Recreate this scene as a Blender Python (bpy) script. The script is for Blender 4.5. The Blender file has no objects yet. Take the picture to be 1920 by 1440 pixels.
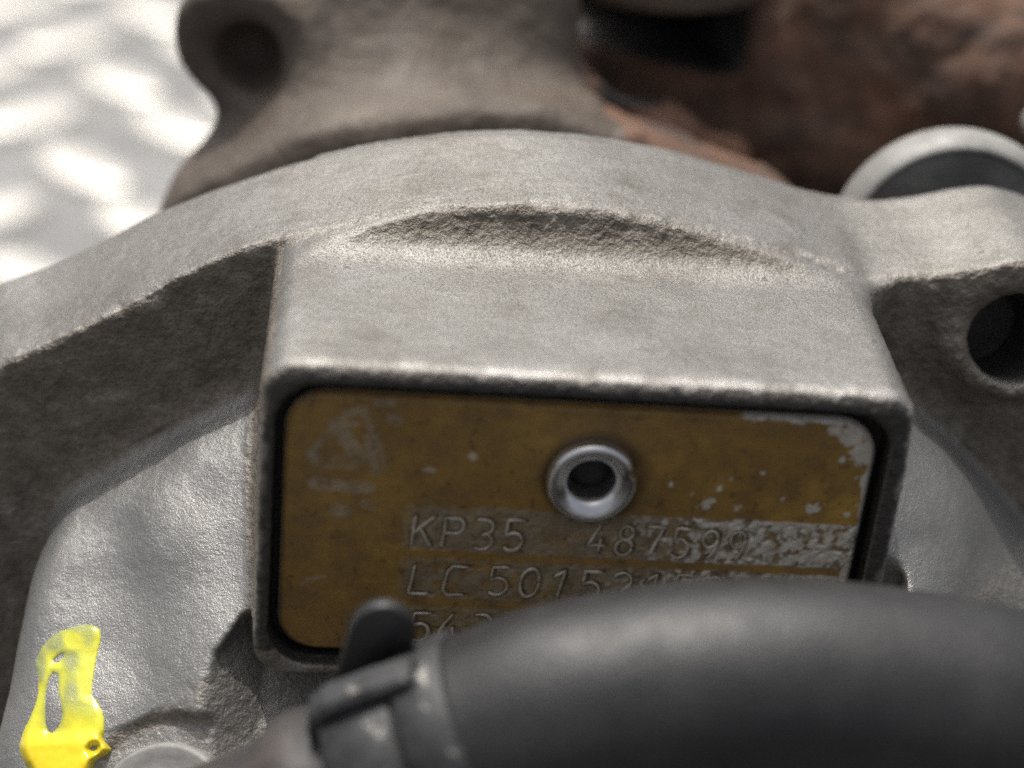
import bpy, math
import numpy as np
from mathutils import Vector, Matrix
from mathutils.bvhtree import BVHTree

# units: 1 Blender unit = 1 cm.  X along the nameplate, Y away from the viewer, Z up.
sc = bpy.context.scene
sc.unit_settings.scale_length = 0.01
COL = sc.collection
rng = np.random.default_rng(7)

# ------------------------------------------------------------------ camera
FOC = 3458.0 / 1920.0
cz = Vector((-.09, .879, .464)).normalized()          # world -Z in camera space (x right, y down, z forward)
cx = Vector((.994, .058, .09)); cx = (cx - cz * cx.dot(cz)).normalized()
cy = cx.cross(cz)
if cy.z < 0: cy = -cy
RW = np.array([cx, cy, -cz])                           # world vector = RW @ camera vector
def ray_dir(px, py): return RW @ np.array(((px - 960) / 3458.0, (py - 720) / 3458.0, 1.0))
CAM = -ray_dir(1080, 950) * 12.4
right, down, fwd = RW[:, 0], RW[:, 1], RW[:, 2]
cam_d = bpy.data.cameras.new("camera"); cam = bpy.data.objects.new("camera", cam_d); COL.objects.link(cam)
cam.matrix_world = Matrix(((right[0], -down[0], -fwd[0], CAM[0]), (right[1], -down[1], -fwd[1], CAM[1]),
                           (right[2], -down[2], -fwd[2], CAM[2]), (0, 0, 0, 1)))
cam_d.sensor_width = 36.0; cam_d.lens = 36.0 * FOC
cam_d.clip_start = 0.1; cam_d.clip_end = 2000
cam_d.dof.use_dof = True
cam_d.dof.focus_distance = 13.2
cam_d.dof.aperture_fstop = cam_d.lens * 1e-3 / 0.40    # pupil about 3.4 mm wide
sc.camera = cam

# ------------------------------------------------------------------ sky, sun, exposure
SUN_EL, SUN_AZ = math.radians(70), math.radians(-30)   # azimuth from +Y towards +X
S = Vector((math.sin(SUN_AZ) * math.cos(SUN_EL), math.cos(SUN_AZ) * math.cos(SUN_EL), math.sin(SUN_EL)))
w = bpy.data.worlds.new("World"); sc.world = w; w.use_nodes = True
wn = w.node_tree.nodes; wl = w.node_tree.links
bg = wn["Background"]; sky = wn.new("ShaderNodeTexSky"); sky.sky_type = 'NISHITA'; sky.sun_disc = False
sky.sun_elevation = SUN_EL; sky.sun_rotation = SUN_AZ; sky.dust_density = 7.0; sky.air_density = 0.6; sky.ozone_density = 0.3
hs = wn.new("ShaderNodeHueSaturation"); hs.inputs['Saturation'].default_value = .42        # hazy, whitish sky
wl.new(sky.outputs[0], hs.inputs['Color']); wl.new(hs.outputs[0], bg.inputs[0]); bg.inputs[1].default_value = 0.15
sd = bpy.data.lights.new("sun", 'SUN'); sun = bpy.data.objects.new("sun", sd); COL.objects.link(sun)
sd.energy = 2.5; sd.angle = math.radians(0.53); sd.color = (1.0, 0.965, 0.92)
sun.rotation_euler = S.to_track_quat('Z', 'Y').to_euler(); sun.location = (0, 20, 40)
sc.view_settings.view_transform = 'Standard'; sc.view_settings.look = 'None'
sc.view_settings.exposure = 0.28; sc.view_settings.gamma = 1.0
sc.cycles.use_denoising = False

# ------------------------------------------------------------------ node helpers
def new_mat(name):
    m = bpy.data.materials.new(name); m.use_nodes = True
    nt = m.node_tree; return m, nt, nt.nodes["Principled BSDF"]
class NT:
    def __init__(s, nt):
        s.nt = nt; s.tc = nt.nodes.new("ShaderNodeTexCoord").outputs['Object']
    def link(s, a, b): s.nt.links.new(a, b)
    def noise(s, scale, detail=4, rough=.55, vec=None, dist=0.0):
        n = s.nt.nodes.new("ShaderNodeTexNoise"); n.inputs['Scale'].default_value = scale
        n.inputs['Detail'].default_value = detail; n.inputs['Roughness'].default_value = rough
        n.inputs['Distortion'].default_value = dist
        s.link(vec or s.tc, n.inputs['Vector']); return n.outputs['Fac']
    def voronoi(s, scale):
        n = s.nt.nodes.new("ShaderNodeTexVoronoi"); n.inputs['Scale'].default_value = scale
        s.link(s.tc, n.inputs['Vector']); return n.outputs['Distance']
    def ramp(s, fac, stops):
        r = s.nt.nodes.new("ShaderNodeValToRGB"); e = r.color_ramp.elements
        while len(e) < len(stops): e.new(.5)
        for k, (p, c) in enumerate(stops):
            e[k].position = p; e[k].color = (*c, 1) if len(c) == 3 else c
        s.link(fac, r.inputs[0]); return r.outputs[0]
    def val(s, fac, stops): return s.ramp(fac, [(p, (v, v, v)) for p, v in stops])
    def mix(s, fac, a, b):
        m = s.nt.nodes.new("ShaderNodeMix"); m.data_type = 'RGBA'
        if hasattr(fac, 'links'): s.link(fac, m.inputs[0])
        else: m.inputs[0].default_value = fac
        for v, i in ((a, 6), (b, 7)):
            if hasattr(v, 'links'): s.link(v, m.inputs[i])
            else: m.inputs[i].default_value = (*v, 1)
        return m.outputs[2]
    def math(s, op, a, b=0.0):
        m = s.nt.nodes.new("ShaderNodeMath"); m.operation = op
        for v, i in ((a, 0), (b, 1)):
            if hasattr(v, 'links'): s.link(v, m.inputs[i])
            else: m.inputs[i].default_value = v
        return m.outputs[0]
    def attr(s, name):
        a = s.nt.nodes.new("ShaderNodeAttribute"); a.attribute_name = name; return a.outputs['Fac']
    def mapping(s, scale):
        m = s.nt.nodes.new("ShaderNodeMapping"); m.inputs['Scale'].default_value = scale
        s.link(s.tc, m.inputs['Vector']); return m.outputs[0]
    def bump(s, h, strength, dist, bsdf, normal=None):
        b = s.nt.nodes.new("ShaderNodeBump")
        if hasattr(strength, 'links'): s.link(strength, b.inputs['Strength'])
        else: b.inputs['Strength'].default_value = strength
        b.inputs['Distance'].default_value = dist; s.link(h, b.inputs['Height'])
        if normal: s.link(normal, b.inputs['Normal'])
        s.link(b.outputs[0], bsdf.inputs['Normal']); return b.outputs[0]

def cast_aluminium():
    m, nt, b = new_mat("cast_aluminium"); g = NT(nt)
    mott = g.noise(1.3, 5, .6); grain = g.noise(58, 3, .62); fine = g.noise(140, 2, .6); mid = g.noise(5, 4, .6)
    col = g.ramp(mott, [(.3, (.150, .145, .131)), (.5, (.198, .193, .177)), (.72, (.248, .244, .229))])
    col = g.mix(g.val(grain, [(.32, .85), (.52, 0)]), col, (.06, .053, .044))         # dust in the pores
    col = g.mix(g.val(mid, [(.57, 0), (.75, .30)]), col, (.175, .165, .135))           # brownish film
    col = g.mix(g.val(fine, [(.54, 0), (.70, .7)]), col, (.42, .405, .38))            # bright grains
    grime = g.noise(2.4, 6, .7)
    col = g.mix(g.val(grime, [(.52, 0), (.66, .42)]), col, (.115, .105, .086))          # patchy oil film
    streak = g.noise(1.0, 5, .65, g.mapping((3, 14, 14)))
    col = g.mix(g.val(streak, [(.5, 0), (.75, .22)]), col, (.34, .33, .31))           # rubbed streaks
    pits = g.noise(11, 2, .5)
    col = g.mix(g.val(pits, [(.24, .8), (.29, 0)]), col, (.10, .085, .07))             # stained pits
    dirty = g.attr("rough_face")                                                     # unpolished sand-cast faces keep their dirt
    dcol = g.ramp(mid, [(.3, (.120, .098, .071)), (.55, (.198, .171, .134)), (.75, (.285, .261, .217))])
    dcol = g.mix(g.val(grain, [(.35, .6), (.55, 0)]), dcol, (.09, .075, .06))
    col = g.mix(dirty, col, dcol)
    pale_skin = g.attr("pale_skin"); glint = g.attr("edge_glint")                                   # paler, smoother skin of the scroll; edge glints put into the colour
    col = g.mix(g.math('MULTIPLY', pale_skin, .45), col, (.36, .36, .35)); col = g.mix(g.math('MULTIPLY', glint, .38), col, (.48, .47, .45))
    rim_blk = g.attr("rim_black")                                                             # near-black on the rim face and in the recess
    col = g.mix(rim_blk, col, g.ramp(grain, [(.35, (.016, .015, .014)), (.7, (.05, .047, .043))]))
    g.link(col, b.inputs['Base Color'])
    met = g.math('MULTIPLY', g.math('SUBTRACT', 1.0, dirty), .68)
    g.link(met, b.inputs['Metallic'])
    g.link(g.math('SUBTRACT', g.val(grain, [(.3, .62), (.7, .40)]), g.math('MULTIPLY', g.math('MAXIMUM', pale_skin, glint), .11)), b.inputs['Roughness'])
    n0 = g.bump(g.noise(19, 3, .65), g.math('MULTIPLY', dirty, .85), .06, b)
    n1 = g.bump(grain, .6, .011, b, n0)
    g.bump(fine, .5, .005, b, n1)
    return m
def simple(name, col, metallic=0, rough=.5, bump=None, col2=None, nscale=6, coat=0):
    m, nt, b = new_mat(name); g = NT(nt)
    if col2: g.link(g.ramp(g.noise(nscale, 5, .62), [(.35, col), (.65, col2)]), b.inputs['Base Color'])
    else: b.inputs['Base Color'].default_value = (*col, 1)
    b.inputs['Metallic'].default_value = metallic
    r = g.noise(nscale * 2.3, 4); g.link(g.val(r, [(.3, max(.03, rough - .08)), (.7, min(1, rough + .08))]), b.inputs['Roughness'])
    b.inputs['Coat Weight'].default_value = coat
    if bump: g.bump(g.noise(bump[0], 5, .6), bump[1], bump[2], b)
    return m

M_CAST = cast_aluminium()
def plate_mat():
    m, nt, b = new_mat("varnished_plate"); g = NT(nt)
    wear = g.attr("wear"); smear = g.attr("smear"); grime = g.attr("grime")
    big = g.noise(.9, 4, .6); mid = g.noise(4.5, 5, .65); spk = g.noise(30, 3, .6)
    streak = g.noise(1.0, 4, .6, g.mapping((1.2, 1, 14)))
    v = g.ramp(big, [(.30, (.245, .140, .036)), (.52, (.335, .194, .046)), (.72, (.43, .255, .057))])
    v = g.mix(g.val(mid, [(.38, .75), (.64, 0)]), v, (.175, .105, .038))
    v = g.mix(g.val(streak, [(.5, 0), (.8, .35)]), v, (.17, .10, .035))
    v = g.mix(g.val(spk, [(.64, 0), (.72, .7)]), v, (.24, .18, .10))
    v = g.mix(g.val(spk, [(.26, .8), (.33, 0)]), v, (.035, .02, .009))
    grey = g.ramp(g.noise(9, 5, .7), [(.3, (.16, .135, .095)), (.6, (.30, .26, .19))])
    metal = g.ramp(g.noise(14, 4, .6), [(.3, (.48, .44, .36)), (.7, (.74, .70, .61))])
    c = g.mix(smear, v, grey); c = g.mix(wear, c, metal); c = g.mix(grime, c, (.03, .022, .014))
    g.link(c, b.inputs['Base Color'])
    g.link(g.math('MULTIPLY', wear, .12), b.inputs['Metallic'])
    b.inputs['Roughness'].default_value = .36
    g.bump(g.noise(38, 3, .6), .35, .006, b)
    return m
M_PLATE = plate_mat()
M_STAMP = simple("stamped_metal", (.36, .31, .23), .3, .5, (30, .5, .006), (.62, .56, .46), 11)
M_RIVET = simple("bright_rivet", (.62, .61, .60), 1.0, .24, (18, .25, .006), (.70, .69, .68), 7)
M_HOSE = simple("black_rubber", (.012, .012, .0125), 0, .50, (30, .45, .012), (.025, .0245, .024), 1.7)
M_CLAMP = None
def clamp_mat():
    m, nt, b = new_mat("scuffed_black_steel"); g = NT(nt)
    n = g.noise(2.6, 5, .62); f = g.noise(9, 4, .6)
    base = g.ramp(f, [(.35, (.014, .0145, .015)), (.65, (.030, .031, .032))])
    scr = g.val(g.noise(3.2, 6, .7, g.mapping((1, 1, 2.5))), [(.60, 0), (.66, 1)])
    g.link(g.mix(scr, base, (.27, .26, .24)), b.inputs['Base Color'])
    b.inputs['Roughness'].default_value = .6; g.link(g.math('MULTIPLY', scr, .6), b.inputs['Metallic'])
    g.bump(f, .3, .02, b); return m
M_CLAMP = clamp_mat()
M_FIT = simple("brown_black_fitting", (.024, .023, .023), 0.0, .62, (20, .3, .01), (.062, .05, .043), 2.2)
M_RUST = simple("rusty_iron", (.055, .037, .028), 0, .85, (5, .6, .08), (.175, .092, .057), 1.6)
M_IRON = simple("heat_stained_iron", (.058, .044, .033), .1, .65, (5, .5, .08), (.120, .096, .074), .9)
M_SHADE = simple("shade_black", (.018, .016, .015), .1, .6, (8, .5, .05), (.035, .031, .028), 1.4)  # near-black for shade painted into the gap and the rivet holes
M_STEEL = simple("machined_steel", (.19, .187, .175), .2, .65, (22, .4, .01), (.29, .285, .266), 3)
M_TREAD = simple("aluminium_sheet", (.15, .15, .145), .2, .5, (2, .5, .10), (.24, .238, .23), .5)
M_BAR = simple("glint_tread", (.56, .545, .50), .75, .50)  # sun glints put into the treads' paler, warmer colour
M_CUP_SHADE = simple('shaded_cup_grey', (.11, .11, .105), .1, .6, (8, .5, .04), (.22, .22, .205), 1.8)  # shade on the cup front put into a darker grey
M_FLOOR = simple("unseen_dark_floor", (.05, .05, .05), 0, .9, (4, .6, .1), (.075, .072, .068), 2)
def paint_mat():
    m, nt, b = new_mat("yellow_paint"); g = NT(nt)
    thin = g.attr("thin"); pool = g.attr("pool")
    c = g.ramp(g.noise(3, 4, .6), [(.35, (.72, .64, .016)), (.65, (.74, .74, .04))])
    c = g.mix(pool, c, (.80, .58, .004))
    g.link(g.mix(thin, c, (.58, .66, .10)), b.inputs['Base Color'])
    b.inputs['Roughness'].default_value = .16; b.inputs['Coat Weight'].default_value = .5; b.inputs['Coat Roughness'].default_value = .08
    g.link(g.math('SUBTRACT', 1.0, g.math('MULTIPLY', thin, .78)), b.inputs['Alpha'])
    g.bump(g.noise(7, 3, .5), .3, .02, b); return m
M_PAINT = paint_mat()

# ------------------------------------------------------------------ object helpers
def thing(name, label, cat, loc, group=None):
    o = bpy.data.objects.new(name, None); COL.objects.link(o); o.location = loc
    o.empty_display_size = .3; o['label'] = label; o['category'] = cat
    if group: o['group'] = group
    return o
def world_loc(o):
    p = Vector((0, 0, 0))
    while o is not None: p += Vector(o.location); o = o.parent
    return p
def mesh_obj(name, V, F, mat, parent=None, smooth=True, normals=None, attrs=None, loc=None):
    """V in world coordinates; the object's origin goes to loc (or its parent's origin)."""
    V = np.asarray(V, np.float64)
    base = np.array(world_loc(parent)) if parent else np.zeros(3)
    org = np.array(loc) if loc is not None else base
    me = bpy.data.meshes.new(name)
    Vl = (V - org).astype(np.float32)
    if isinstance(F, np.ndarray):
        k = F.shape[1]; me.vertices.add(len(Vl)); me.vertices.foreach_set("co", Vl.ravel())
        me.loops.add(F.size); me.loops.foreach_set("vertex_index", F.astype(np.int32).ravel())
        me.polygons.add(len(F)); me.polygons.foreach_set("loop_start", np.arange(0, F.size, k, dtype=np.int32))
        me.update(calc_edges=True)
    else:
        me.from_pydata(Vl.tolist(), [], F)
    if smooth: me.polygons.foreach_set("use_smooth", np.ones(len(me.polygons), bool))
    if attrs:
        for n, a in attrs.items():
            at = me.attributes.new(n, 'FLOAT', 'POINT'); at.data.foreach_set("value", np.asarray(a, np.float32))
    me.validate(); me.update()
    if normals is not None: me.normals_split_custom_set_from_vertices(np.asarray(normals, np.float32).tolist())
    me.materials.append(mat)
    o = bpy.data.objects.new(name, me); COL.objects.link(o)
    if parent: o.parent = parent
    o.location = org - base
    return o
def frame_from(axis):
    a = np.array(axis, float); a /= np.linalg.norm(a)
    t = np.array((0, 0, 1.)) if abs(a[2]) < .9 else np.array((1., 0, 0))
    u = np.cross(t, a); u /= np.linalg.norm(u); return u, np.cross(a, u), a
def lathe(profile, center, axis, seg=64, jitter=None):
    """profile: (radius, height along axis)"""
    u, v, a = frame_from(axis); P = np.array(profile, float); n = len(P)
    th = np.linspace(0, 2 * np.pi, seg, endpoint=False)
    V = []
    for k, t in enumerate(th):
        d = np.cos(t) * u + np.sin(t) * v
        for i, (r, h) in enumerate(P):
            rr = r if jitter is None else r + jitter(t, i)
            V.append(np.array(center) + d * rr + a * h)
    F = []
    for k in range(seg):
        k2 = (k + 1) % seg
        for i in range(n - 1): F.append((k * n + i, k * n + i + 1, k2 * n + i + 1, k2 * n + i))
    return np.array(V), F
def tube(path, rad, seg=24, cap=True, prof=None):
    P = np.array(path, float); n = len(P); rad = np.broadcast_to(rad, (n,))
    T = np.gradient(P, axis=0); T /= np.linalg.norm(T, axis=1)[:, None]
    u, v, a = frame_from(T[0]); V = []; U = u
    th = np.linspace(0, 2 * np.pi, seg, endpoint=False)
    for i in range(n):
        U = U - T[i] * U.dot(T[i]); U /= np.linalg.norm(U); W = np.cross(T[i], U)
        for t in th: V.append(P[i] + rad[i] * (np.cos(t) * U + np.sin(t) * W))
    F = [(i * seg + k, i * seg + (k + 1) % seg, (i + 1) * seg + (k + 1) % seg, (i + 1) * seg + k) for i in range(n - 1) for k in range(seg)]
    if cap: F += [tuple(range(seg - 1, -1, -1)), tuple((n - 1) * seg + k for k in range(seg))]
    return np.array(V), F
def catmull(P, per=8):
    P = np.array(P, float); P = np.vstack([2 * P[0] - P[1], P, 2 * P[-1] - P[-2]]); out = []
    for i in range(1, len(P) - 2):
        for t in np.linspace(0, 1, per, endpoint=False):
            a, b, c, d = P[i - 1:i + 3]
            out.append(.5 * (2 * b + (c - a) * t + (2 * a - 5 * b + 4 * c - d) * t * t + (3 * b - a - 3 * c + d) * t ** 3))
    return np.array(out + [P[-2]])

# ------------------------------------------------------------------ solid modelling: distance fields -> surface nets
def smin(a, b, k):
    h = np.maximum(k - np.abs(a - b), 0) / k; return np.minimum(a, b) - h * h * (k * .25)
def smax(a, b, k): return -smin(-a, -b, k)
def rbox2(x, z, hx, hz, r):
    qx = np.abs(x) - hx + r; qz = np.abs(z) - hz + r
    return np.sqrt(np.maximum(qx, 0) ** 2 + np.maximum(qz, 0) ** 2) + np.minimum(np.maximum(qx, qz), 0) - r
def surface_nets(D, o, h):
    """D: field sampled at o + h*index, negative inside. Returns vertices and outward quads."""
    Sg = D < 0
    nx, ny, nz = D.shape
    c = Sg[:-1, :-1, :-1].astype(np.uint8)
    for i in (0, 1):
        for j in (0, 1):
            for k in (0, 1):
                if i + j + k: c = c + Sg[i:nx - 1 + i, j:ny - 1 + j, k:nz - 1 + k]
    I = np.nonzero((c > 0) & (c < 8)); I = np.stack(I, 1)
    idx = np.full((nx - 1, ny - 1, nz - 1), -1, np.int32); idx[I[:, 0], I[:, 1], I[:, 2]] = np.arange(len(I))
    C = [(i, j, k) for i in (0, 1) for j in (0, 1) for k in (0, 1)]
    val = {q: D[I[:, 0] + q[0], I[:, 1] + q[1], I[:, 2] + q[2]] for q in C}
    acc = np.zeros((len(I), 3)); cnt = np.zeros(len(I))
    for q in C:
        for ax in range(3):
            if q[ax] == 0:
                q2 = list(q); q2[ax] = 1; a, b = val[q], val[tuple(q2)]
                m = (a < 0) != (b < 0); t = np.where(m, a / np.where(m, a - b, 1), 0)
                P = np.tile(np.array(q, float), (len(I), 1)); P[:, ax] = t
                acc += P * m[:, None]; cnt += m
    V = np.array(o) + h * (I + acc / cnt[:, None])
    Fs = []
    for ax in range(3):
        b1, b2 = (ax + 1) % 3, (ax + 2) % 3
        s1 = [slice(None)] * 3; s2 = [slice(None)] * 3; s1[ax] = slice(0, -1); s2[ax] = slice(1, None)
        m = Sg[tuple(s1)] != Sg[tuple(s2)]
        E = np.stack(np.nonzero(m), 1)
        lim = np.array((nx - 1, ny - 1, nz - 1))
        E = E[(E[:, b1] > 0) & (E[:, b2] > 0) & (E[:, b1] < lim[b1]) & (E[:, b2] < lim[b2])]
        inside = Sg[E[:, 0], E[:, 1], E[:, 2]]
        def at(d1, d2):
            q = E.copy(); q[:, b1] -= d1; q[:, b2] -= d2; return idx[q[:, 0], q[:, 1], q[:, 2]]
        Q = np.stack([at(1, 1), at(0, 1), at(0, 0), at(1, 0)], 1)
        Q[~inside] = Q[~inside][:, ::-1]
        Fs.append(Q)
    return V, np.vstack(Fs)
def vnoise(P, scale, seed=0):
    p = P * scale; i = np.floor(p).astype(np.int64); f = p - i; f = f * f * (3 - 2 * f)
    def hsh(a, b, c):
        n = (a * 73856093) ^ (b * 19349663) ^ (c * 83492791) ^ (seed * 2654435761)
        n = (n ^ (n >> 13)) * 1274126177 & 0x7fffffff; n = (n ^ (n >> 16)) * 2246822519 & 0x7fffffff
        n = n ^ (n >> 15)
        return (n & 0xffff) / 32767.5 - 1
    out = 0
    for a in (0, 1):
        for b in (0, 1):
            for c in (0, 1):
                wgt = (f[:, 0] if a else 1 - f[:, 0]) * (f[:, 1] if b else 1 - f[:, 1]) * (f[:, 2] if c else 1 - f[:, 2])
                out = out + wgt * hsh(i[:, 0] + a, i[:, 1] + b, i[:, 2] + c)
    return out
def fbm(P, scale, oct=3, seed=0, gain=.55):
    s = 0; a = 1; t = 0
    for k in range(oct): s = s + a * vnoise(P + 17.3 * k, scale * 2 ** k, seed + k); t += a; a *= gain
    return s / t
def vnormals(V, F):
    n = np.cross(V[F[:, 2]] - V[F[:, 0]], V[F[:, 3]] - V[F[:, 1]]); N = np.zeros_like(V)
    for k in range(4):
        for a in range(3): N[:, a] += np.bincount(F[:, k], n[:, a], len(V))
    return N / np.maximum(np.linalg.norm(N, axis=1), 1e-9)[:, None]
def split_parts(V, F, N, lab, names, parent, mats, attrs=None):
    objs = []
    fl = lab[F[:, 0]]
    for L, nm in enumerate(names):
        f = F[fl == L]
        if len(f) == 0: continue
        u, inv = np.unique(f, return_inverse=True)
        objs.append(mesh_obj(nm, V[u], inv.reshape(f.shape), mats[L], parent, True, N[u], {k: a[u] for k, a in (attrs or {}).items()}))
    return objs
SS = lambda a, b, x: (lambda t: t * t * (3 - 2 * t))(np.clip((x - a) / (b - a), 0, 1))

# ================================================================== added dark floor and aluminium tread plate
GZ = -9.7
n = 400.0
ground = mesh_obj("ground", [(-n, -n, GZ - .3), (n, -n, GZ - .3), (n, n, GZ - .3), (-n, n, GZ - .3)], [(0, 1, 2, 3)], M_FLOOR, None, False)  # unseen dark floor, added to cut bounce onto the front faces
ground['kind'] = 'structure'
sheet = thing("tread_plate", "bright aluminium tread plate lying behind the rusty housing, upper left", "metal sheet", (-5, 40, GZ - .3))
x0, x1, y0, y1, z0, z1 = -60, 40, 9.0, 110, GZ - .298, GZ
mesh_obj("sheet", [(x0, y0, z0), (x1, y0, z0), (x1, y1, z0), (x0, y1, z0), (x0, y0, z1), (x1, y0, z1), (x1, y1, z1), (x0, y1, z1)],
         [(3, 2, 1, 0), (4, 5, 6, 7), (0, 1, 5, 4), (1, 2, 6, 5), (2, 3, 7, 6), (3, 0, 4, 7)], M_TREAD, sheet, False)
def tread_mesh():
    V = []; F = []; L, W, H, k = 1.7, .80, .34, 13
    for j in range(4):
        s = 1 - .62 * (j / 3) ** 2; zz = H * (1 - (1 - j / 3) ** 2)
        for i in range(k * 2):
            t = math.pi * i / k; c_, s_ = math.cos(t), math.sin(t)
            V.append((L * abs(c_) ** .8 * math.copysign(1, c_) * (1 - .35 * (1 - s)), W * abs(s_) ** 1.4 * math.copysign(1, s_) * s, zz - .003))
    m = k * 2
    for j in range(3):
        for i in range(m): F.append((j * m + i, j * m + (i + 1) % m, (j + 1) * m + (i + 1) % m, (j + 1) * m + i))
    F.append(tuple(3 * m + i for i in range(m)))
    me = bpy.data.meshes.new("tread"); me.from_pydata(V, [], F); me.polygons.foreach_set("use_smooth", [True] * len(F))
    me.materials.append(M_BAR); return me
TM = tread_mesh()
for i in range(-8, 6):
    for j in range(0, 16):
        o = bpy.data.objects.new("tread", TM); COL.objects.link(o); o.parent = sheet
        x, y = -6 + i * 3.5 + (j % 2) * 1.75, 14 + j * 3.0
        o.location = (x + 5, y - 40, .302); o.rotation_euler = (0, 0, math.radians(45 if (i + j) % 2 else -45))

# ================================================================== compressor housing (one casting)
FRONT = np.array([(-8, -5), (-5.2, -1.35), (-4.7, -.62), (-4.16, -.16), (-3.77, .05), (-3.37, .29), (-2.98, .56), (-2.6, .79), (-2.33, .92), (-1.99, 1.03), (-1.68, 1.12), (-1.45, 1.205),
                  (-1.07, 1.30), (-.46, 1.37), (.09, 1.38), (.69, 1.32), (1.3, 1.21), (1.72, 1.13), (2.31, .97), (2.76, 1.0), (3.15, 1.10), (3.42, 1.19), (3.8, 1.22), (4.2, 1.05), (4.6, .6), (5.0, -.4), (8, -5)])
BACK = np.array([(-8, -5), (-5.4, -1.2), (-4.85, -.45), (-4.41, -.05), (-3.98, .12), (-3.64, .33), (-3.22, .59), (-2.72, .85), (-2.1, 1.12), (-1.48, 1.32), (-.86, 1.45), (-.4, 1.5), (.19, 1.5), (.84, 1.43),
                 (1.51, 1.28), (1.96, 1.17), (2.28, 1.12), (2.62, 1.14), (2.92, 1.2), (3.21, 1.29), (3.47, 1.33), (3.81, 1.25), (4.2, 1.05), (4.6, .6), (5.0, -.4), (8, -5)])
YF, YB = 1.9, 3.2
def smooth_curve(P, xs):
    v = np.interp(xs, P[:, 0], P[:, 1]); k = np.exp(-np.linspace(-2, 2, 41) ** 2); k /= k.sum()
    return np.convolve(np.pad(v, 20, mode='edge'), k, 'valid')
XS = np.arange(-6.5, 6.5, .01)
ZF_, ZB_ = smooth_curve(FRONT, XS), smooth_curve(BACK, XS)
HOLE = np.array((3.47, 1.9, .55)); PLUG_N = np.array((-.40, -.60, .69)); PLUG_N /= np.linalg.norm(PLUG_N)
PLUG = np.array((-2.68, -0.76, -2.22))
def comps(x, y, z):
    zf = np.interp(x, XS, ZF_); zb = np.interp(x, XS, ZB_)
    t = np.clip((y - YF) / (YB - YF), 0, 1)
    top = zf + (zb - zf) * t
    d_top = (z - top) * .86
    d_front = YF - y + .02 * (z - 1)
    ring = smax(smax(d_top, d_front, .05), y - YB, .16)
    ring = smax(ring, -(np.sqrt((x - .1) ** 2 + (z + 4.2) ** 2) - 2.2), .1)
    # boss that carries the nameplate
    bx = x - .025 - .02 * y
    box2 = rbox2(bx, z + .19, 2.145 + .022 * y + .055 * np.maximum(y, 0) * np.clip(.95 - z, 0, 1.5) * (x < 0), 1.21, .23)
    box = smax(smax(box2, -.12 - y, .05 + .10 * SS(.4, .8, z)), y - 2.6, .05)
    # scroll below the flange: a cone of revolution about the shaft axis
    rho = np.sqrt((x - .15) ** 2 + (z + 4.2) ** 2)
    ang = np.degrees(np.arctan2(np.abs(x - .15), z + 4.2))
    R = 4.70 + .23 * SS(-1, 2, x)
    rho = np.where((ang > 35) & (x < 0), -(x - .15) * .5736 + (z + 4.2) * .8192, rho)         # the scroll runs out straight on the left
    cone = ((rho - R) * .85 - (y - 1.55) * .53)
    wob = .05 * np.sin(x * 3.1 + 1.2 * z) * np.sin(z * 2.7 - .8 * y + .6)
    vol = smax(smax(cone + wob, rho - R, .30), -1.10 - y, .3)
    vol = smax(vol, -3.84 + .05 * (z + 1.2) + .12 * (y - 1.2) - x, .28)
    vol = smax(vol, y - 2.2, .05)
    # pocket under the boss
    diag = ((x + 2.17) - (z + 1.10) * .78) * -.75
    pock = smax(smax(smax(diag, z + .3, .05), x - 2.5, .1), y - .45 + 1.0 * np.maximum(-2.05 - x, 0) - 1.0 * np.minimum(z + 1.40, 0), .10)
    pock = smax(pock, -2.05 - z, .25)
    vol = smax(vol, -pock, .06)
    return ring, box, vol, d_top, d_front, box2
def casting(x, y, z):
    ring, box, vol, d_top, d_front, box2 = comps(x, y, z)
    d = smin(ring, vol, .22)
    d = smin(d, box, .10)
    fil = smax(smin(np.maximum(d_front, y - YB), box, .48), d_top + .012, .04)             # fillet where the boss runs into the flange
    d = np.minimum(d, smax(np.maximum(fil, .5 - z), np.maximum(x - 2.55, -2.03 - x), .16))
    # collar and bore in the right lug
    q = np.sqrt((x - HOLE[0]) ** 2 + (z - HOLE[2] + .35 * (y - 1.9)) ** 2)
    col = smax(smax(q - .50, y - 2.2, .05), (1.92 + .62 * np.minimum(z - .70, .0)) - y, .16)
    d = smin(d, col, .25)
    d = smax(d, -smax(q - .36, np.maximum(1.0 - y, y - 2.85), .02), .10)
    # recess for the nameplate
    rec = smax(rbox2(x, z + .22, 2.025, 1.10, .30), y - .13, .02)
    d = smax(d, -rec, .03)
    for rx, rz, rr in ((.075, .235, .16), (-1.29, -1.02, .10)):
        d = smax(d, -smax(np.sqrt((x - rx) ** 2 + (z - rz) ** 2) - rr, y - .75, .02), .01)
    # spot face round the plug
    px, py, pz = x - PLUG[0], y - PLUG[1], z - PLUG[2]
    hh = px * PLUG_N[0] + py * PLUG_N[1] + pz * PLUG_N[2]
    rr = np.sqrt(np.maximum(px * px + py * py + pz * pz - hh * hh, 0))
    d = smax(d, -smax(rr - .76, -.14 - hh, .06), .06)
    return d
h = .022
ox, oy, oz = -5.1, -1.2, -4.0
gx = np.arange(ox, 5.0, h, dtype=np.float32)[:, None, None]; gy = np.arange(oy, 3.4, h, dtype=np.float32)[None, :, None]; gz = np.arange(oz, 1.75, h, dtype=np.float32)[None, None, :]
D = np.concatenate([casting(gx[i:i + 40], gy, gz).astype(np.float32) for i in range(0, len(gx), 40)], 0)
for a in range(3):
    s = [slice(None)] * 3; s[a] = 0; D[tuple(s)] = np.maximum(D[tuple(s)], .01); s[a] = -1; D[tuple(s)] = np.maximum(D[tuple(s)], .01)
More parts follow.
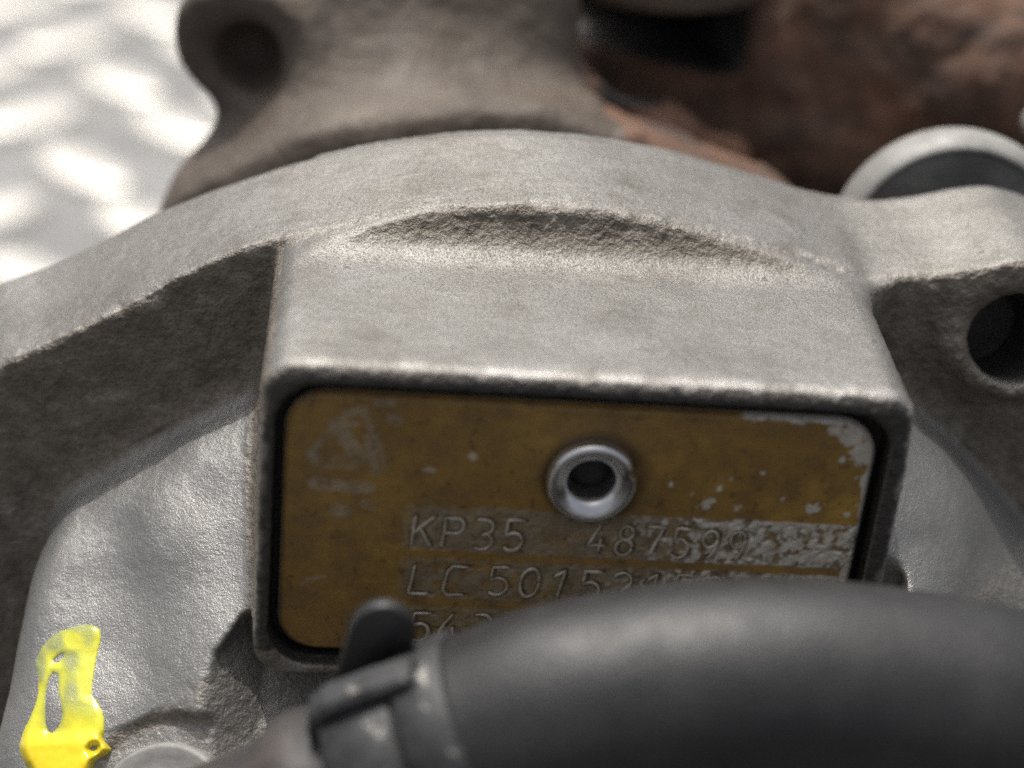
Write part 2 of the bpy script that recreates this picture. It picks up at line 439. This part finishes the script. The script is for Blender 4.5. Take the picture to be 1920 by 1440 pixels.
V, F = surface_nets(D, (ox, oy, oz), h); del D
ring, box, vol, d_top, d_front, box2 = comps(V[:, 0], V[:, 1], V[:, 2])
lab = np.argmin(np.stack([ring - .0, vol, box - .02]), 0)
N = vnormals(V, F)
# relief of the casting skin: crumbly edges and rough faces, smoother ground faces
edge = np.exp(-((np.abs(d_top) + np.abs(d_front)) / .085) ** 2) * (V[:, 1] < 2.3)
face = SS(.2, .85, -N[:, 1]) * (1 - SS(.06, .35, np.abs(d_front))) * SS(-.3, .02, box2)
face = np.maximum(face, SS(.35, .95, -N[:, 1]) * (1 - SS(.02, .30, YF - V[:, 1])) * (V[:, 2] > .9))
rimf = SS(.4, .8, -N[:, 1]) * (np.abs(V[:, 1] + .12) < .06)
boxside = np.exp(-(np.abs(box2) / .12) ** 2) * (np.abs(V[:, 0]) > 1.9) * (V[:, 1] > -.1) * (np.abs(N[:, 2]) < .6)
under = (V[:, 2] < -1.0) * (V[:, 0] > -2.6) * SS(.0, .3, (V[:, 0] + 2.17) - (V[:, 2] + 1.10) * .78 + .12)
hd_ = np.hypot(V[:, 0] - HOLE[0], V[:, 2] - HOLE[2])
face = np.maximum(face, (hd_ < .8) * (V[:, 1] < 2.0) * (V[:, 0] > 2.6) * (N[:, 2] < .55))
crumb = np.clip(np.maximum.reduce([edge * .5, face * .5, rimf * .30, boxside * .4, under * .10]), 0, 1)
amp = .005 + .027 * crumb
nz_ = .5 * fbm(V, 15, 2, 3) + .5 * fbm(V, 29, 2, 9)
low = fbm(V, 1.6, 2, 21)
V = V + N * (nz_ * amp + .006 * low * (1 - rimf) * (1 + 6.5 * (lab == 1)))[:, None]
V = V - N * (edge * np.clip(fbm(V, 4, 2, 33) - .22, 0, 1) * .07)[:, None]         # chips out of the flange edge
N = vnormals(V, F)
rough_face = np.clip(np.maximum.reduce([face, rimf * .8, boxside * .75, under * .45, edge * .25]), 0, 1)
rim_black = np.clip(rimf * (V[:, 2] > -1.2) * SS(.012, .05, -box2 + .055 * fbm(V, 15, 2, 77)) * .97 + (rbox2(V[:, 0], V[:, 2] + .22, 2.06, 1.13, .3) < 0) * (V[:, 1] > -.10) * (V[:, 1] < .2) * (box2 < -.04), 0, 1) * .9
pale_skin = SS(-.20, .12, ring - vol) * (1 - rough_face) * (lab != 2)
edge_glint = np.exp(-((np.abs(box2) + np.abs(V[:, 1] + .10)) / .13) ** 2) * SS(-.1, .4, fbm(V, 5, 2, 66) + .18) * (1 - rim_black)  # painted glints along the rubbed edges of boss and flange
edge_glint = np.maximum(edge_glint, np.exp(-((np.abs(d_top) + np.abs(d_front)) / .07) ** 2) * SS(-.05, .4, fbm(V, 9, 2, 67)) * .4)
housing = thing("compressor_housing", "sand-cast grey aluminium compressor housing with curved flange and raised rectangular boss", "compressor housing", (.15, 1.0, -4.0))
split_parts(V, F, N, lab, ["flange", "scroll", "nameplate_boss"], housing, [M_CAST] * 3, {"rough_face": rough_face, "rim_black": rim_black, "pale_skin": pale_skin, "edge_glint": edge_glint})
vis = ((V - CAM) @ fwd); PX = ((V - CAM) @ right) / vis * 3458 + 960; PY = ((V - CAM) @ down) / vis * 3458 + 720
keep = np.all((PX[F] > -60) & (PX[F] < 700) & (PY[F] > 900) & (PY[F] < 1700), axis=1)
BV = [Vector(v) for v in V]; bvh_cast = BVHTree.FromPolygons(BV, F[keep].tolist())

# ================================================================== nameplate
plate = thing("nameplate", "worn brown nameplate with stamped characters riveted into the boss recess", "nameplate", (0, .06, -.25))
px0, px1, pz0, pz1, pr = -1.965, 1.965, -1.27, .77, .28
hx = .009
ax = np.arange(px0, px1 + hx / 2, hx); az = np.arange(pz0, pz1 + hx / 2, hx)
X2, Z2 = np.meshgrid(ax, az, indexing='ij')
P3 = np.stack([X2.ravel(), np.zeros(X2.size), Z2.ravel()], 1)
d_e = rbox2(P3[:, 0], P3[:, 2] - (pz0 + pz1) / 2, (px1 - px0) / 2, (pz1 - pz0) / 2, pr)
x_, z_ = P3[:, 0], P3[:, 2]
band = lambda a, b, s=.012: SS(a - s, a + s, z_ + .012 * fbm(P3, 8, 2, 5)) * (1 - SS(b - s, b + s, z_ + .012 * fbm(P3, 8, 2, 6)))
st1 = band(-.40, -.045) * SS(-1.2, -1.05, x_); st2 = band(-.79, -.465) * SS(-1.2, -1.05, x_); st3 = (1 - SS(-.87, -.845, z_)) * SS(-1.12, -1.02, x_) * (z_ > -1.22)
strip = np.clip(st1 + st2 + st3, 0, 1)
fn = fbm(P3, 21, 3, 40); fn2 = fbm(P3, 4, 3, 41); fn3 = fbm(P3, 44, 2, 42)
# bare patches grow towards the right end of the strips
wear = strip * SS(.0, .50, fn + .35 * fn3 + .62 * SS(.1, 1.6, x_) - .16 - .10 * (x_ < .2))
wear = wear * SS(-.1, .9, x_) + .0
right_d = -d_e + .0
edge_w = np.where((x_ > 1.0) & (z_ > -.8), SS(-.006, .012, .030 + .06 * SS(-.15, .5, fn2) * SS(1.2, 1.75, x_) + .03 * fn + .012 * fn3 - right_d), 0)
edge_w *= np.where(z_ > .6, SS(-.25, -.05, fn2 + .1 * fn + .25 * SS(1.35, 1.7, x_)), 1) * np.where((z_ > .6), SS(.95, 1.1, x_), 1)
wear = np.maximum(wear, edge_w)
for (cx_, cz_, r_) in [(1.78, .65, .085), (1.90, .53, .11), (1.93, .33, .05), (1.66, .69, .05), (1.749, .471, .026), (.875, .062, .04), (.90, .085, .03), (1.085, .052, .024), (1.60, .072, .035), (1.64, .078, .03), (1.40, .14, .018),
                       (.80, .13, .014), (.83, .05, .018), (1.63, .105, .016), (1.02, .28, .012), (.62, .2, .014), (1.85, .05, .02), (1.92, .12, .02), (1.23, .33, .01), (.95, .2, .01), (-1.0, -.55 + .78, .016), (-.73, .351, .022)]:
    rr = np.hypot(x_ - cx_, (z_ - cz_) * 1.1) + .03 * fn + .03 * fn3
    wear = np.maximum(wear, (1 - SS(r_ - .008, r_ + .008, rr)) * (.9 if x_.any() and cx_ > .5 else .5))
wear = np.maximum(wear, .35 * (1 - SS(.006, .02, -d_e)) * (x_ < -1.8))
def seg_d(a, b):
    a = np.array(a); b = np.array(b); ab = b - a
    t = np.clip(((x_ - a[0]) * ab[0] + (z_ - a[1]) * ab[1]) / ab.dot(ab), 0, 1)
    return np.hypot(x_ - a[0] - t * ab[0], z_ - a[1] - t * ab[1])
emb = np.zeros_like(x_)
for a, b, w_ in [((-1.72, .22), (-1.79, .31), .032), ((-1.79, .31), (-1.56, .62), .022), ((-1.56, .62), (-1.46, .655), .03), ((-1.46, .655), (-1.33, .34), .022), ((-1.33, .34), (-1.30, .23), .015), ((-1.72, .215), (-1.50, .22), .014),
                 ((-1.63, .53), (-1.47, .30), .055), ((-1.64, .52), (-1.50, .55), .025), ((-1.52, .30), (-1.63, .27), .025), ((-1.42, .44), (-1.36, .20), .03), ((-1.37, .71), (-1.28, .715), .022), ((-1.27, .60), (-1.24, .59), .035),
                 ((-1.75, .08), (-1.40, .06), .045), ((-1.60, -.12), (-1.55, -.13), .05), ((-1.42, -.06), (-1.38, -.08), .03), ((-1.76, -.68), (-1.66, -.655), .014), ((-1.80, -.72), (-1.76, -.68), .010)]:
    emb = np.maximum(emb, 1 - SS(w_ - .012, w_ + .018, seg_d(a, b) + .02 * fn))
wear = np.maximum(wear, .19 * emb * SS(-.55, .3, fn + .5 * fn2))
smear = np.clip(.72 * strip * SS(-.7, .2, fn + .5 * fn2 + .35 * SS(-1.1, .6, x_)) + .25 * emb, 0, 1)
# stamped characters: single-stroke glyphs in a unit cell (0..1 x 0..1)
arc = lambda cx, cy, rx, ry, a0, a1, k=10: [(cx + rx * math.cos(math.radians(a)), cy + ry * math.sin(math.radians(a))) for a in np.linspace(a0, a1, k)]
GL = {'K': [[(0, 0), (0, 1)], [(.9, 1), (0, .42)], [(.3, .6), (.9, 0)]], 'P': [[(0, 0), (0, 1)], [(0, 1), (.45, 1)] + arc(.45, .75, .42, .25, 90, -90) + [(0, .5)]],
      '3': [[(.05, 1)] + [(.4, 1)] + arc(.42, .76, .4, .24, 90, -70) + [(.35, .52)], [(.35, .52)] + arc(.42, .27, .45, .27, 80, -130)], '5': [[(.85, 1), (.12, 1), (.06, .56), (.4, .62)] + arc(.42, .32, .45, .31, 80, -140)],
      '4': [[(.55, 1), (0, .3), (.9, .3)], [(.65, .55), (.65, 0)]], '8': [arc(.45, .76, .34, .24, 0, 360, 16), arc(.45, .27, .42, .27, 0, 360, 16)], '7': [[(.02, 1), (.9, 1), (.35, 0)]],
      '9': [arc(.45, .7, .38, .29, 0, 360, 16), [(.83, .72)] + arc(.3, .6, .53, .6, 0, -70, 8)], 'L': [[(.08, 1), (0, 0), (.85, 0)]], 'C': [[(.95, 1), (.3, 1), (.1, .85), (.02, .2), (.2, 0), (.9, 0)]],
      '0': [arc(.45, .5, .42, .5, 0, 360, 20)], '1': [[(.1, .75), (.55, 1), (.4, 0)]], '2': [arc(.42, .72, .4, .28, 160, -30) + [(.05, 0), (.9, 0)]]}
glyphs = []
def row(text, x0, z0, cw, ch, adv, slant=.10):
    x = x0
    for c in text:
        if c != ' ':
            strokes = [[(x + (p[0] + slant * p[1]) * cw, z0 + p[1] * ch) for p in s] for s in GL[c]]
            glyphs.append((c, strokes))
        x += adv
row("KP35", -1.085, -.375, .145, .245, .205)
row("487599", .10, -.365, .135, .235, .193)
row("LC", -1.08, -.755, .165, .235, .225); row("50152150", -.545, -.745, .15, .235, .213)
row("54", -1.055, -1.155, .15, .24, .195); row("3597", -.63, -1.155, .15, .24, .20)
groove = np.zeros_like(x_)
for c, ss in glyphs:
    for s in ss:
        for a, b in zip(s[:-1], s[1:]):
            m = np.abs(x_ - (a[0] + b[0]) / 2) + np.abs(z_ - (a[1] + b[1]) / 2) < .45
            q = np.hypot(a[0] - b[0], a[1] - b[1])
            if q < 1e-5: continue
            xs_, zs_ = x_[m] - .012, z_[m] + .009
            ab = np.array((b[0] - a[0], b[1] - a[1])); t = np.clip(((xs_ - a[0]) * ab[0] + (zs_ - a[1]) * ab[1]) / ab.dot(ab), 0, 1)
            dd = np.hypot(xs_ - a[0] - t * ab[0], zs_ - a[1] - t * ab[1]); groove[m] = np.maximum(groove[m], 1 - SS(.004, .026, dd))
riv_d = np.hypot(x_ - .075, z_ - .235)
rough = strip * (.5 + .5 * SS(-1, 1.2, x_))
grime_shadow = np.exp(-((np.maximum(riv_d - .30, 0)) / (.045 + .05 * SS(-.5, 1, (x_ - .075) / np.maximum(riv_d, .01)))) ** 2) * .75 * SS(-.6, .2, fn2 + .3 * fn + .3)  # dirt ring round the rivet, its cast shadow painted in to the right
grime_shadow = np.maximum(grime_shadow, .40 * SS(.34, .55, fbm(P3, 24, 3, 71)))
yh = -(.006 * fbm(P3, 1.2, 2, 50) + rough * (.010 * fn + .010 * fn3) + wear * .003) + .022 * groove * (.35 + .6 * strip) - .018 * np.exp(-((riv_d - .36) / .07) ** 2)
yh = yh + .03 * SS(-.03, .0, d_e)                                              # rolled-over edge
Vp = P3.copy(); Vp[:, 1] = yh
idm = np.arange(X2.size).reshape(X2.shape)
inside = ((d_e < .0) & (riv_d > .20) & (np.hypot(x_ + 1.29, z_ + 1.02) > .13)).reshape(X2.shape)
qm = inside[:-1, :-1] & inside[1:, :-1] & inside[1:, 1:] & inside[:-1, 1:]
qi = np.stack([idm[:-1, :-1][qm], idm[1:, :-1][qm], idm[1:, 1:][qm], idm[:-1, 1:][qm]], 1)
u, inv = np.unique(qi, return_inverse=True)
Vf = Vp[u]; Ff = inv.reshape(qi.shape)
# snap the rim of the grid to the true outline
de_u = d_e[u]; gxu = np.gradient(d_e.reshape(X2.shape), hx, axis=0).ravel()[u]; gzu = np.gradient(d_e.reshape(X2.shape), hx, axis=1).ravel()[u]
ed = np.sort(np.vstack([Ff[:, [0, 1]], Ff[:, [1, 2]], Ff[:, [2, 3]], Ff[:, [3, 0]]]), 1)
ue, cn = np.unique(ed, axis=0, return_counts=True); be = ue[cn == 1]; bv = np.unique(be)
bv = bv[np.abs(de_u[bv]) < .03]; be = be[np.isin(be, bv).all(1)]
Vf[bv, 0] -= gxu[bv] * de_u[bv]; Vf[bv, 2] -= gzu[bv] * de_u[bv]
# side wall and back of the plate
nb = len(Vf); mp = {v: nb + k for k, v in enumerate(bv)}; Vb = Vf[bv].copy(); Vb[:, 1] = .075
de_dir = set(map(tuple, np.vstack([Ff[:, [0, 1]], Ff[:, [1, 2]], Ff[:, [2, 3]], Ff[:, [3, 0]]]).tolist()))
side = [((b, a) if (a, b) in de_dir else (a, b)) for a, b in be.tolist()]
Fs = np.array([(a, b, mp[b], mp[a]) for a, b in side])
mesh_obj("plate", np.vstack([Vf, Vb]), np.vstack([Ff, Fs]), M_PLATE, plate, True, None,
         {"grime": np.concatenate([grime_shadow[u], np.zeros(len(Vb))]), "wear": np.concatenate([wear[u], np.full(len(Vb), .5)]), "smear": np.concatenate([smear[u], np.zeros(len(Vb))])})
NMG = {**{c: "stamped_digit" for c in "0123456789"}}
for c, ss in glyphs:
    Vs = []; Fs_ = []; k0 = 0
    for s in ss:
        p = [s[0]]
        for q in s[1:]:
            L = math.hypot(q[0] - p[-1][0], q[1] - p[-1][1]); m = max(1, int(L / .03)); a = p[-1]
            p += [(a[0] + (q[0] - a[0]) * t / m, a[1] + (q[1] - a[1]) * t / m) for t in range(1, m + 1)]
        p = np.array(p); P = np.stack([p[:, 0], np.full(len(p), -.006), p[:, 1]], 1)
        jit = fbm(P + 3, 12, 2, 60); P[:, 1] += .013 * jit - .002; P[:, 0] += .004 * vnoise(P, 9, 61); P[:, 2] += .004 * vnoise(P, 9, 62)
        r = .0105 * (1 + .45 * vnoise(P, 14, 63)); r[0] *= .55; r[-1] *= .55
        v, f = tube(P, np.maximum(r, .004), 8); Vs.append(v); Fs_ += [tuple(i + k0 for i in q) for q in f]; k0 += len(v)
    mesh_obj(NMG.get(c, "stamped_letter"), np.vstack(Vs), Fs_, M_STAMP, plate)
# rivets
def rivet(x, z, R, chip):
    k = R / .31
    prof = [(.128, .60), (.13, .10), (.138, .03), (.146, -.005), (.158, -.03), (.176, -.050), (.20, -.062), (.225, -.070), (.248, -.078), (.268, -.080), (.285, -.072), (.299, -.054), (.309, -.028), (.313, .0), (.31, .03), (.30, .05)]
    prof = [(r * k, -hh * (1.45 * k if hh < 0 else 1)) for r, hh in prof]
    def jit(t, i):
        j = .0020 * math.sin(2 * t + .5) + .0012 * math.sin(5 * t + 2)
        if chip and i >= 10: j -= .016 * math.exp(-((t - chip) / .13) ** 2)
        return j if i > 2 else 0
    v, f = lathe(prof, (x, .0, z), (0, -1, 0), 96, jit)
    r_o = mesh_obj("rivet", v, [q[::-1] for q in f], M_RIVET, plate)
    v, f = lathe([(0, .02), (.07 * k, .015), (.133 * k, .0), (.133 * k, -.2), (0, -.2)], (x, .11, z), (0, -1, 0), 32)
    mesh_obj("hole_shade", v, f, M_SHADE, r_o)  # added dark pin standing in for the shade down the rivet hole
    return r_o
rivet(.075, .235, .31, 0.35); rivet(-1.28, -1.045, .205, 0)

# ================================================================== plug and paint
plug = thing("pipe_plug", "round grey metal plug sunk in the scroll beside the yellow paint", "plug", PLUG - PLUG_N * .1)
v, f = lathe([(0, .10), (.30, .10), (.46, .09), (.51, .11), (.54, .10), (.56, .06), (.56, -.2), (.0, -.2)], PLUG - PLUG_N * .07, PLUG_N, 72)
mesh_obj("plug_head", v, f, M_STEEL, plug)
pv = [Vector(q) for q in v]; bvh_plug = BVHTree.FromPolygons(pv, f)
OUT = [(165, 1170), (184, 1177), (190, 1195), (183, 1228), (177, 1262), (173, 1300), (183, 1316), (194, 1338), (197, 1368), (194, 1385), (203, 1396), (210, 1405), (200, 1416), (180, 1428), (176, 1448), (176, 1500), (70, 1500), (58, 1452), (45, 1430), (36, 1402), (43, 1372), (58, 1340), (70, 1304), (70, 1270), (67, 1240), (78, 1214), (105, 1187), (140, 1174)]
HOLES = [[(100, 1262), (108, 1266), (109, 1295), (115, 1330), (112, 1356), (95, 1374), (86, 1350), (86, 1310), (92, 1276)], [(103, 1243), (101, 1238), (110, 1230), (119, 1226), (118, 1232), (110, 1240)], [(170, 1404), (173, 1400), (181, 1399), (180, 1404), (174, 1407)]]
OUTC = catmull(OUT + [OUT[0]], 6); HC = [catmull(q + [q[0]], 6) for q in HOLES]
def poly_d(P, poly):
    d = np.full(len(P), 1e9); ins = np.zeros(len(P), bool)
    for a, b in zip(poly, np.roll(poly, -1, 0)):
        ab = b - a; L = ab.dot(ab)
        if L < 1e-9: continue
        t = np.clip(((P - a) @ ab) / L, 0, 1); d = np.minimum(d, np.linalg.norm(P - a - t[:, None] * ab, axis=1))
        m = (a[1] > P[:, 1]) != (b[1] > P[:, 1])
        xi = a[0] + (P[:, 1] - a[1]) / (ab[1] if abs(ab[1]) > 1e-9 else 1e-9) * ab[0]
        ins ^= m & (P[:, 0] < xi)
    return np.where(ins, -d, d)
gp = 2.5
A, B = np.meshgrid(np.arange(20, 230, gp), np.arange(1155, 1515, gp), indexing='ij'); Pp = np.stack([A.ravel(), B.ravel()], 1)
dd = poly_d(Pp, OUTC); 
for hc in HC: dd = np.maximum(dd, -poly_d(Pp, hc))
wob = vnoise(np.stack([Pp[:, 0], Pp[:, 1], 0 * Pp[:, 0]], 1), .03, 70)
Vt = np.full((len(Pp), 3), np.nan)
for i in np.nonzero(dd < gp * 1.2)[0]:
    r = Vector(ray_dir(*Pp[i])).normalized(); best = None
    for b in (bvh_cast, bvh_plug):
        hit = b.ray_cast(Vector(CAM), r)
        if hit[0] is not None and (best is None or hit[3] < best[1]): best = (hit[0], hit[3], hit[1])
    if best is None: continue
    thick = .026 * (1 - math.exp(-max(-dd[i], 0) / 7)) + .05 * SS(1365, 1400, Pp[i, 1]) * SS(0, 14, -dd[i]) + .010 * wob[i] * (dd[i] < -3)
    Vt[i] = np.array(best[0] - r * thick) if dd[i] < 0 else np.array(best[0] + r * .012)
ok = ~np.isnan(Vt[:, 0]); idm = np.arange(len(Pp)).reshape(A.shape); okm = (ok & (dd < gp * 1.2)).reshape(A.shape)
qm = okm[:-1, :-1] & okm[1:, :-1] & okm[1:, 1:] & okm[:-1, 1:]
qi = np.stack([idm[:-1, :-1][qm], idm[:-1, 1:][qm], idm[1:, 1:][qm], idm[1:, :-1][qm]], 1)
u, inv = np.unique(qi, return_inverse=True); Fq = inv.reshape(qi.shape)
Vq = Vt[u]; sm = Vq.copy()
for _ in range(3):                                                              # paint flows over the grain
    acc = np.zeros_like(sm); cn = np.zeros(len(sm))
    for a_, b_ in ((0, 1), (1, 2), (2, 3), (3, 0)):
        for s_, t_ in ((a_, b_), (b_, a_)):
            cn += np.bincount(Fq[:, s_], minlength=len(sm))
            for k in range(3): acc[:, k] += np.bincount(Fq[:, s_], sm[Fq[:, t_], k], len(sm))
    sm = .5 * sm + .5 * acc / np.maximum(cn, 1)[:, None]
Vq = np.where((dd[u] < -3)[:, None], sm, Vq)
thin = np.clip(np.exp(dd[u] / 6) * .45 + .5 * np.exp(-((np.array([np.min(np.abs(poly_d(Pp[u], HC[0])))] * 1)[0]) / 9) ** 2) * 0, 0, 1)
hd = poly_d(Pp[u], HC[0]); thin = np.clip(np.maximum(thin, .75 * np.exp(-np.maximum(hd, 0) / 9) * (Pp[u][:, 1] < 1372)), 0, 1)
thin = np.maximum(thin, (.22 + .62 * SS(-.25, .5, wob[u])) * (1 - SS(1290, 1370, Pp[u][:, 1])))
pm = mesh_obj("paint_mark", Vq, Fq, M_PAINT, None, True, None, {"thin": thin, "pool": SS(1362, 1392, Pp[u][:, 1] + 5 * wob[u]) * .85})
pm['label'] = "glossy yellow paint daub with a bare window in it on the scroll"; pm['category'] = "paint mark"

# ================================================================== hose, clamp, fitting
HY = -1.55
HP = [(-.56, HY, -.78), (-.2, HY, -.58), (.29, HY, -.43), (.72, HY, -.34), (1.3, HY, -.30), (2.05, HY, -.36), (2.62, HY, -.45), (3.6, HY + .1, -.72), (4.8, HY + .5, -1.3), (6.0, HY + 1.2, -2.4)]
HP = catmull(HP, 14)
dir0 = HP[0] - HP[3]; dir0 /= np.linalg.norm(dir0)
hose = thing("coolant_hose", "thick black rubber hose bending across the lower right of the nameplate", "hose", HP[0])
HR = .70
path = np.vstack([[HP[0] + dir0 * q for q in (.62, .5, .36, .24, .12)], HP])
v, f = tube(path, np.concatenate([[HR * .985], np.full(len(path) - 1, HR)]), 64)
v = v + (np.array([0.004]) * fbm(v, 2.2, 2, 80)[:, None]) * np.array((1, 1, 1))
mesh_obj("hose_wall", v, f, M_HOSE, hose)
E0 = HP[0]
clamp = thing("hose_clamp", "scuffed black spring clamp with upright rounded tab gripping the hose end", "hose clamp", E0 + dir0 * .3)
# band: open profile ring round the hose
def ring_band(c, ax_, r0, r1, half, bev=.02, seg=72):
    return lathe([(r0, -half), (r1 - bev, -half), (r1, -half + bev), (r1, half - bev), (r1 - bev, half), (r0, half), (r0, -half)], c, ax_, seg)
v, f = ring_band(E0 + dir0 * .17, dir0, HR - .02, HR + .055, .17)
mesh_obj("band", v, f, M_CLAMP, clamp)
v, f = ring_band(E0 + dir0 * .60, dir0, HR - .05, HR + .035, .235)
mesh_obj("band", v, f, M_CLAMP, clamp)
ud, vd, _ = frame_from(dir0)
# ear plates: bent strip from band, up to the rounded tab
def slab(outline, thick, o, ex, ez, bev=.012):
    """outline in (a along ex, b along ez); thickness along the third axis, bevelled rim"""
    ex = np.array(ex, float); ez = np.array(ez, float); ex /= np.linalg.norm(ex); ez = ez - ex * ez.dot(ex); ez /= np.linalg.norm(ez); ey = np.cross(ez, ex)
    O = np.array(outline, float); c = O.mean(0); k = len(O); V = []
    for off, yy in ((bev, -thick / 2), (0, -thick / 2 + bev), (0, thick / 2 - bev), (bev, thick / 2)):
        dirs = O - c; L = np.linalg.norm(dirs, axis=1)[:, None]; Q = c + dirs * (1 - off / L)
        V += [np.array(o) + ex * a + ez * b + ey * yy for a, b in Q]
    F = [tuple(range(k))[::-1], tuple(range(3 * k, 4 * k))]
    for j in range(3): F += [(j * k + i, j * k + (i + 1) % k, (j + 1) * k + (i + 1) % k, (j + 1) * k + i) for i in range(k)]
    return np.array(V), F
tab_o = np.array((-1.31, -1.28, -.325))
tab = [(-.19, -.36), (.19, -.36), (.20, .10)] + [(.20 * math.cos(t), .15 + .235 * math.sin(t)) for t in np.linspace(0, math.pi, 12)] + [(-.20, .10)]
v, f = slab(tab, .10, tab_o, (.97, 0, -.20), (-.14, -.03, 1))
mesh_obj("tab", v, f, M_HOSE, clamp, True)
blk = [(-.38, -1.3), (.36, -1.3), (.35, -.02), (.32, .04), (.05, .0), (-.24, -.07), (-.33, -.13), (-.38, -.26)]
v, f = slab(blk, .24, np.array((-1.41, -1.62, -.29)), (.955, 0, .28), (-.20, -.12, 1), .035)
mesh_obj("clamp_ear", v, f, M_CLAMP, clamp, False)
fit = thing("pipe_fitting", "dark rounded pipe end left of the clamp with brownish top", "pipe fitting", E0 + dir0 * 1.2)
v, f = lathe([(.0, -.3), (.60, -.3), (.60, .0), (.655, .06), (.675, .16), (.66, .27), (.60, .36), (.57, .5), (.57, 1.4), (.0, 1.4)], E0 + dir0 * .98, dir0, 64)
mesh_obj("pipe_bead", v, f, M_FIT, fit)

# ================================================================== background: lug cup, turbine housing
CUPC = (3.47, 3.55, .50)
cup = thing("mounting_cup", "bright machined round cup rim standing behind the right lug", "mounting cup", (3.55, 3.9, .5))
v, f = lathe([(.88, .06), (.89, .02), (.905, .0), (.93, .01), (.965, .05), (1.0, .15), (1.02, .28), (1.0, .40), (.9, .5), (.5, 1.5), (0, 1.5)], (3.47, 3.55, .50), (0.05, 1, -.08), 96)
mesh_obj("cup_wall", v, [q[::-1] for q in f], M_STEEL, cup)
v, f = lathe([(0, .10), (.55, .09), (.85, .05), (.89, .06), (.89, .2), (0, .2)], CUPC, (0.05, 1, -.08), 96)
mesh_obj("cup_face", v, [q[::-1] for q in f], M_CUP_SHADE, cup)
stud = thing("steel_stud", "bright steel stud end at the right edge behind the cup rim", "stud", (4.35, 4.8, 1.2))
v, f = lathe([(0, .0), (.12, .0), (.17, .05), (.17, .35), (0, .35)], (4.44, 4.5, 1.30), (0, 1, 0), 32)
mesh_obj("stud_shank", v, [q[::-1] for q in f], M_STEEL, stud)

def turbine(x, y, z):
    rho = np.sqrt(x ** 2 + (z + 4.2) ** 2)
    neck = smax(rho - 5.0, np.abs(y - 4.0) - 1.1, .3)
    disc = smax(rho - 5.42 + .3 * SS(-.5, 1.5, x) + 1.1 * SS(3.10, 3.9, -x), np.abs(y - 5.0) - .55, .25)
    stem = smax(rbox2(x + 1.0, y - 6.3 - .45 * (z - 1), 1.36, .95, .4), np.abs(z - .4) - 3.0, .2)
    stem = np.minimum(stem, 1e9)
    body = smin(smin(neck, disc, .3), stem, .35 + .65 * (1 - SS(-1.5, .0, x)))
    lug = smax(np.sqrt((x + 2.70) ** 2 + (z - 1.33) ** 2) - .56, np.abs(y - 5.9) - .55, .12)
    body = smin(body, lug, .45)
    body = smax(body, -(np.sqrt((x + 2.60) ** 2 + (z - 1.20) ** 2 + ((y - 5.3) * .55) ** 2) - .30), .12)
    e = np.sqrt(((x - 3.6) / 3.6) ** 2 + ((y - 9.3) / 2.6) ** 2 + ((z - .2) / 3.3) ** 2)
    scroll = (e - 1) * 2.4
    scroll = smin(scroll, np.sqrt((x - 4.6) ** 2 + (y - 7.0) ** 2 + (z - 1.0) ** 2) - .8, .5)
    ax_, bx_ = np.array((.25, 5.9, 1.05)), np.array((2.0, 6.3, .15)); ab = bx_ - ax_
    t = np.clip(((x - ax_[0]) * ab[0] + (y - ax_[1]) * ab[1] + (z - ax_[2]) * ab[2]) / ab.dot(ab), 0, 1)
    rib = np.sqrt((x - ax_[0] - t * ab[0]) ** 2 + (y - ax_[1] - t * ab[1]) ** 2 + (z - ax_[2] - t * ab[2]) ** 2) - .24
    scroll = smin(scroll, rib, .35)
    scroll = smin(scroll, smax(np.abs(x - 3.0) - 3.0, smax(np.abs(y - 8.5) - 1.4, np.abs(z + 2.5) - 2.5, .4), .4), .8)
    cav = rbox2(x - 1.2, z - 1.25, .95, .42, .2); cav = smax(cav, np.abs(y - 7.5) - 1.6, .2)
    scroll = smax(scroll, -cav, .15)
    fl = smax(np.sqrt((x - 1.15) ** 2 + (y - 7.4) ** 2) - 1.15, np.abs(z - 2.0) - .42, .08)
    return body, scroll, fl
ht = .07
o3 = (-6.2, 3.25, -4.6)
tx = np.arange(o3[0], 8.0, ht)[:, None, None]; ty = np.arange(o3[1], 12.2, ht)[None, :, None]; tz = np.arange(o3[2], 3.9, ht)[None, None, :]
b_, s_, f_ = turbine(tx, ty, tz)
D = np.minimum(smin(b_, s_, .15), f_).astype(np.float32)
for a in range(3):
    s = [slice(None)] * 3; s[a] = 0; D[tuple(s)] = np.maximum(D[tuple(s)], .01); s[a] = -1; D[tuple(s)] = np.maximum(D[tuple(s)], .01)
V, F = surface_nets(D, o3, ht)
b_, s_, f_ = turbine(V[:, 0], V[:, 1], V[:, 2]); lab = np.argmin(np.stack([b_, s_, f_]), 0)
lab[(lab == 0) & (V[:, 0] > .45 + .3 * vnoise(V, 1.5, 91))] = 1
lab[(lab == 1) & (rbox2(V[:, 0] - 1.2, V[:, 2] - 1.25, 1.0, .47, .2) < 0) & (np.abs(V[:, 1] - 7.5) < 1.75)] = 3  # shade inside the gap put into its colour
N = vnormals(V, F)
V = V + N * (.05 * fbm(V, 1.6, 3, 90) + (.13 * fbm(V, 2.3, 3, 95) * (lab == 1)))[:, None]; N = vnormals(V, F)
turb = thing("turbine_housing", "rusty brown cast iron turbine housing blurred behind the aluminium flange", "turbine housing", (0, 7, -4.6))
split_parts(V, F, N, lab, ["bearing_body", "turbine_scroll", "outlet_flange", "shade_dark_gap"], turb, [M_IRON, M_RUST, M_IRON, M_SHADE], None)
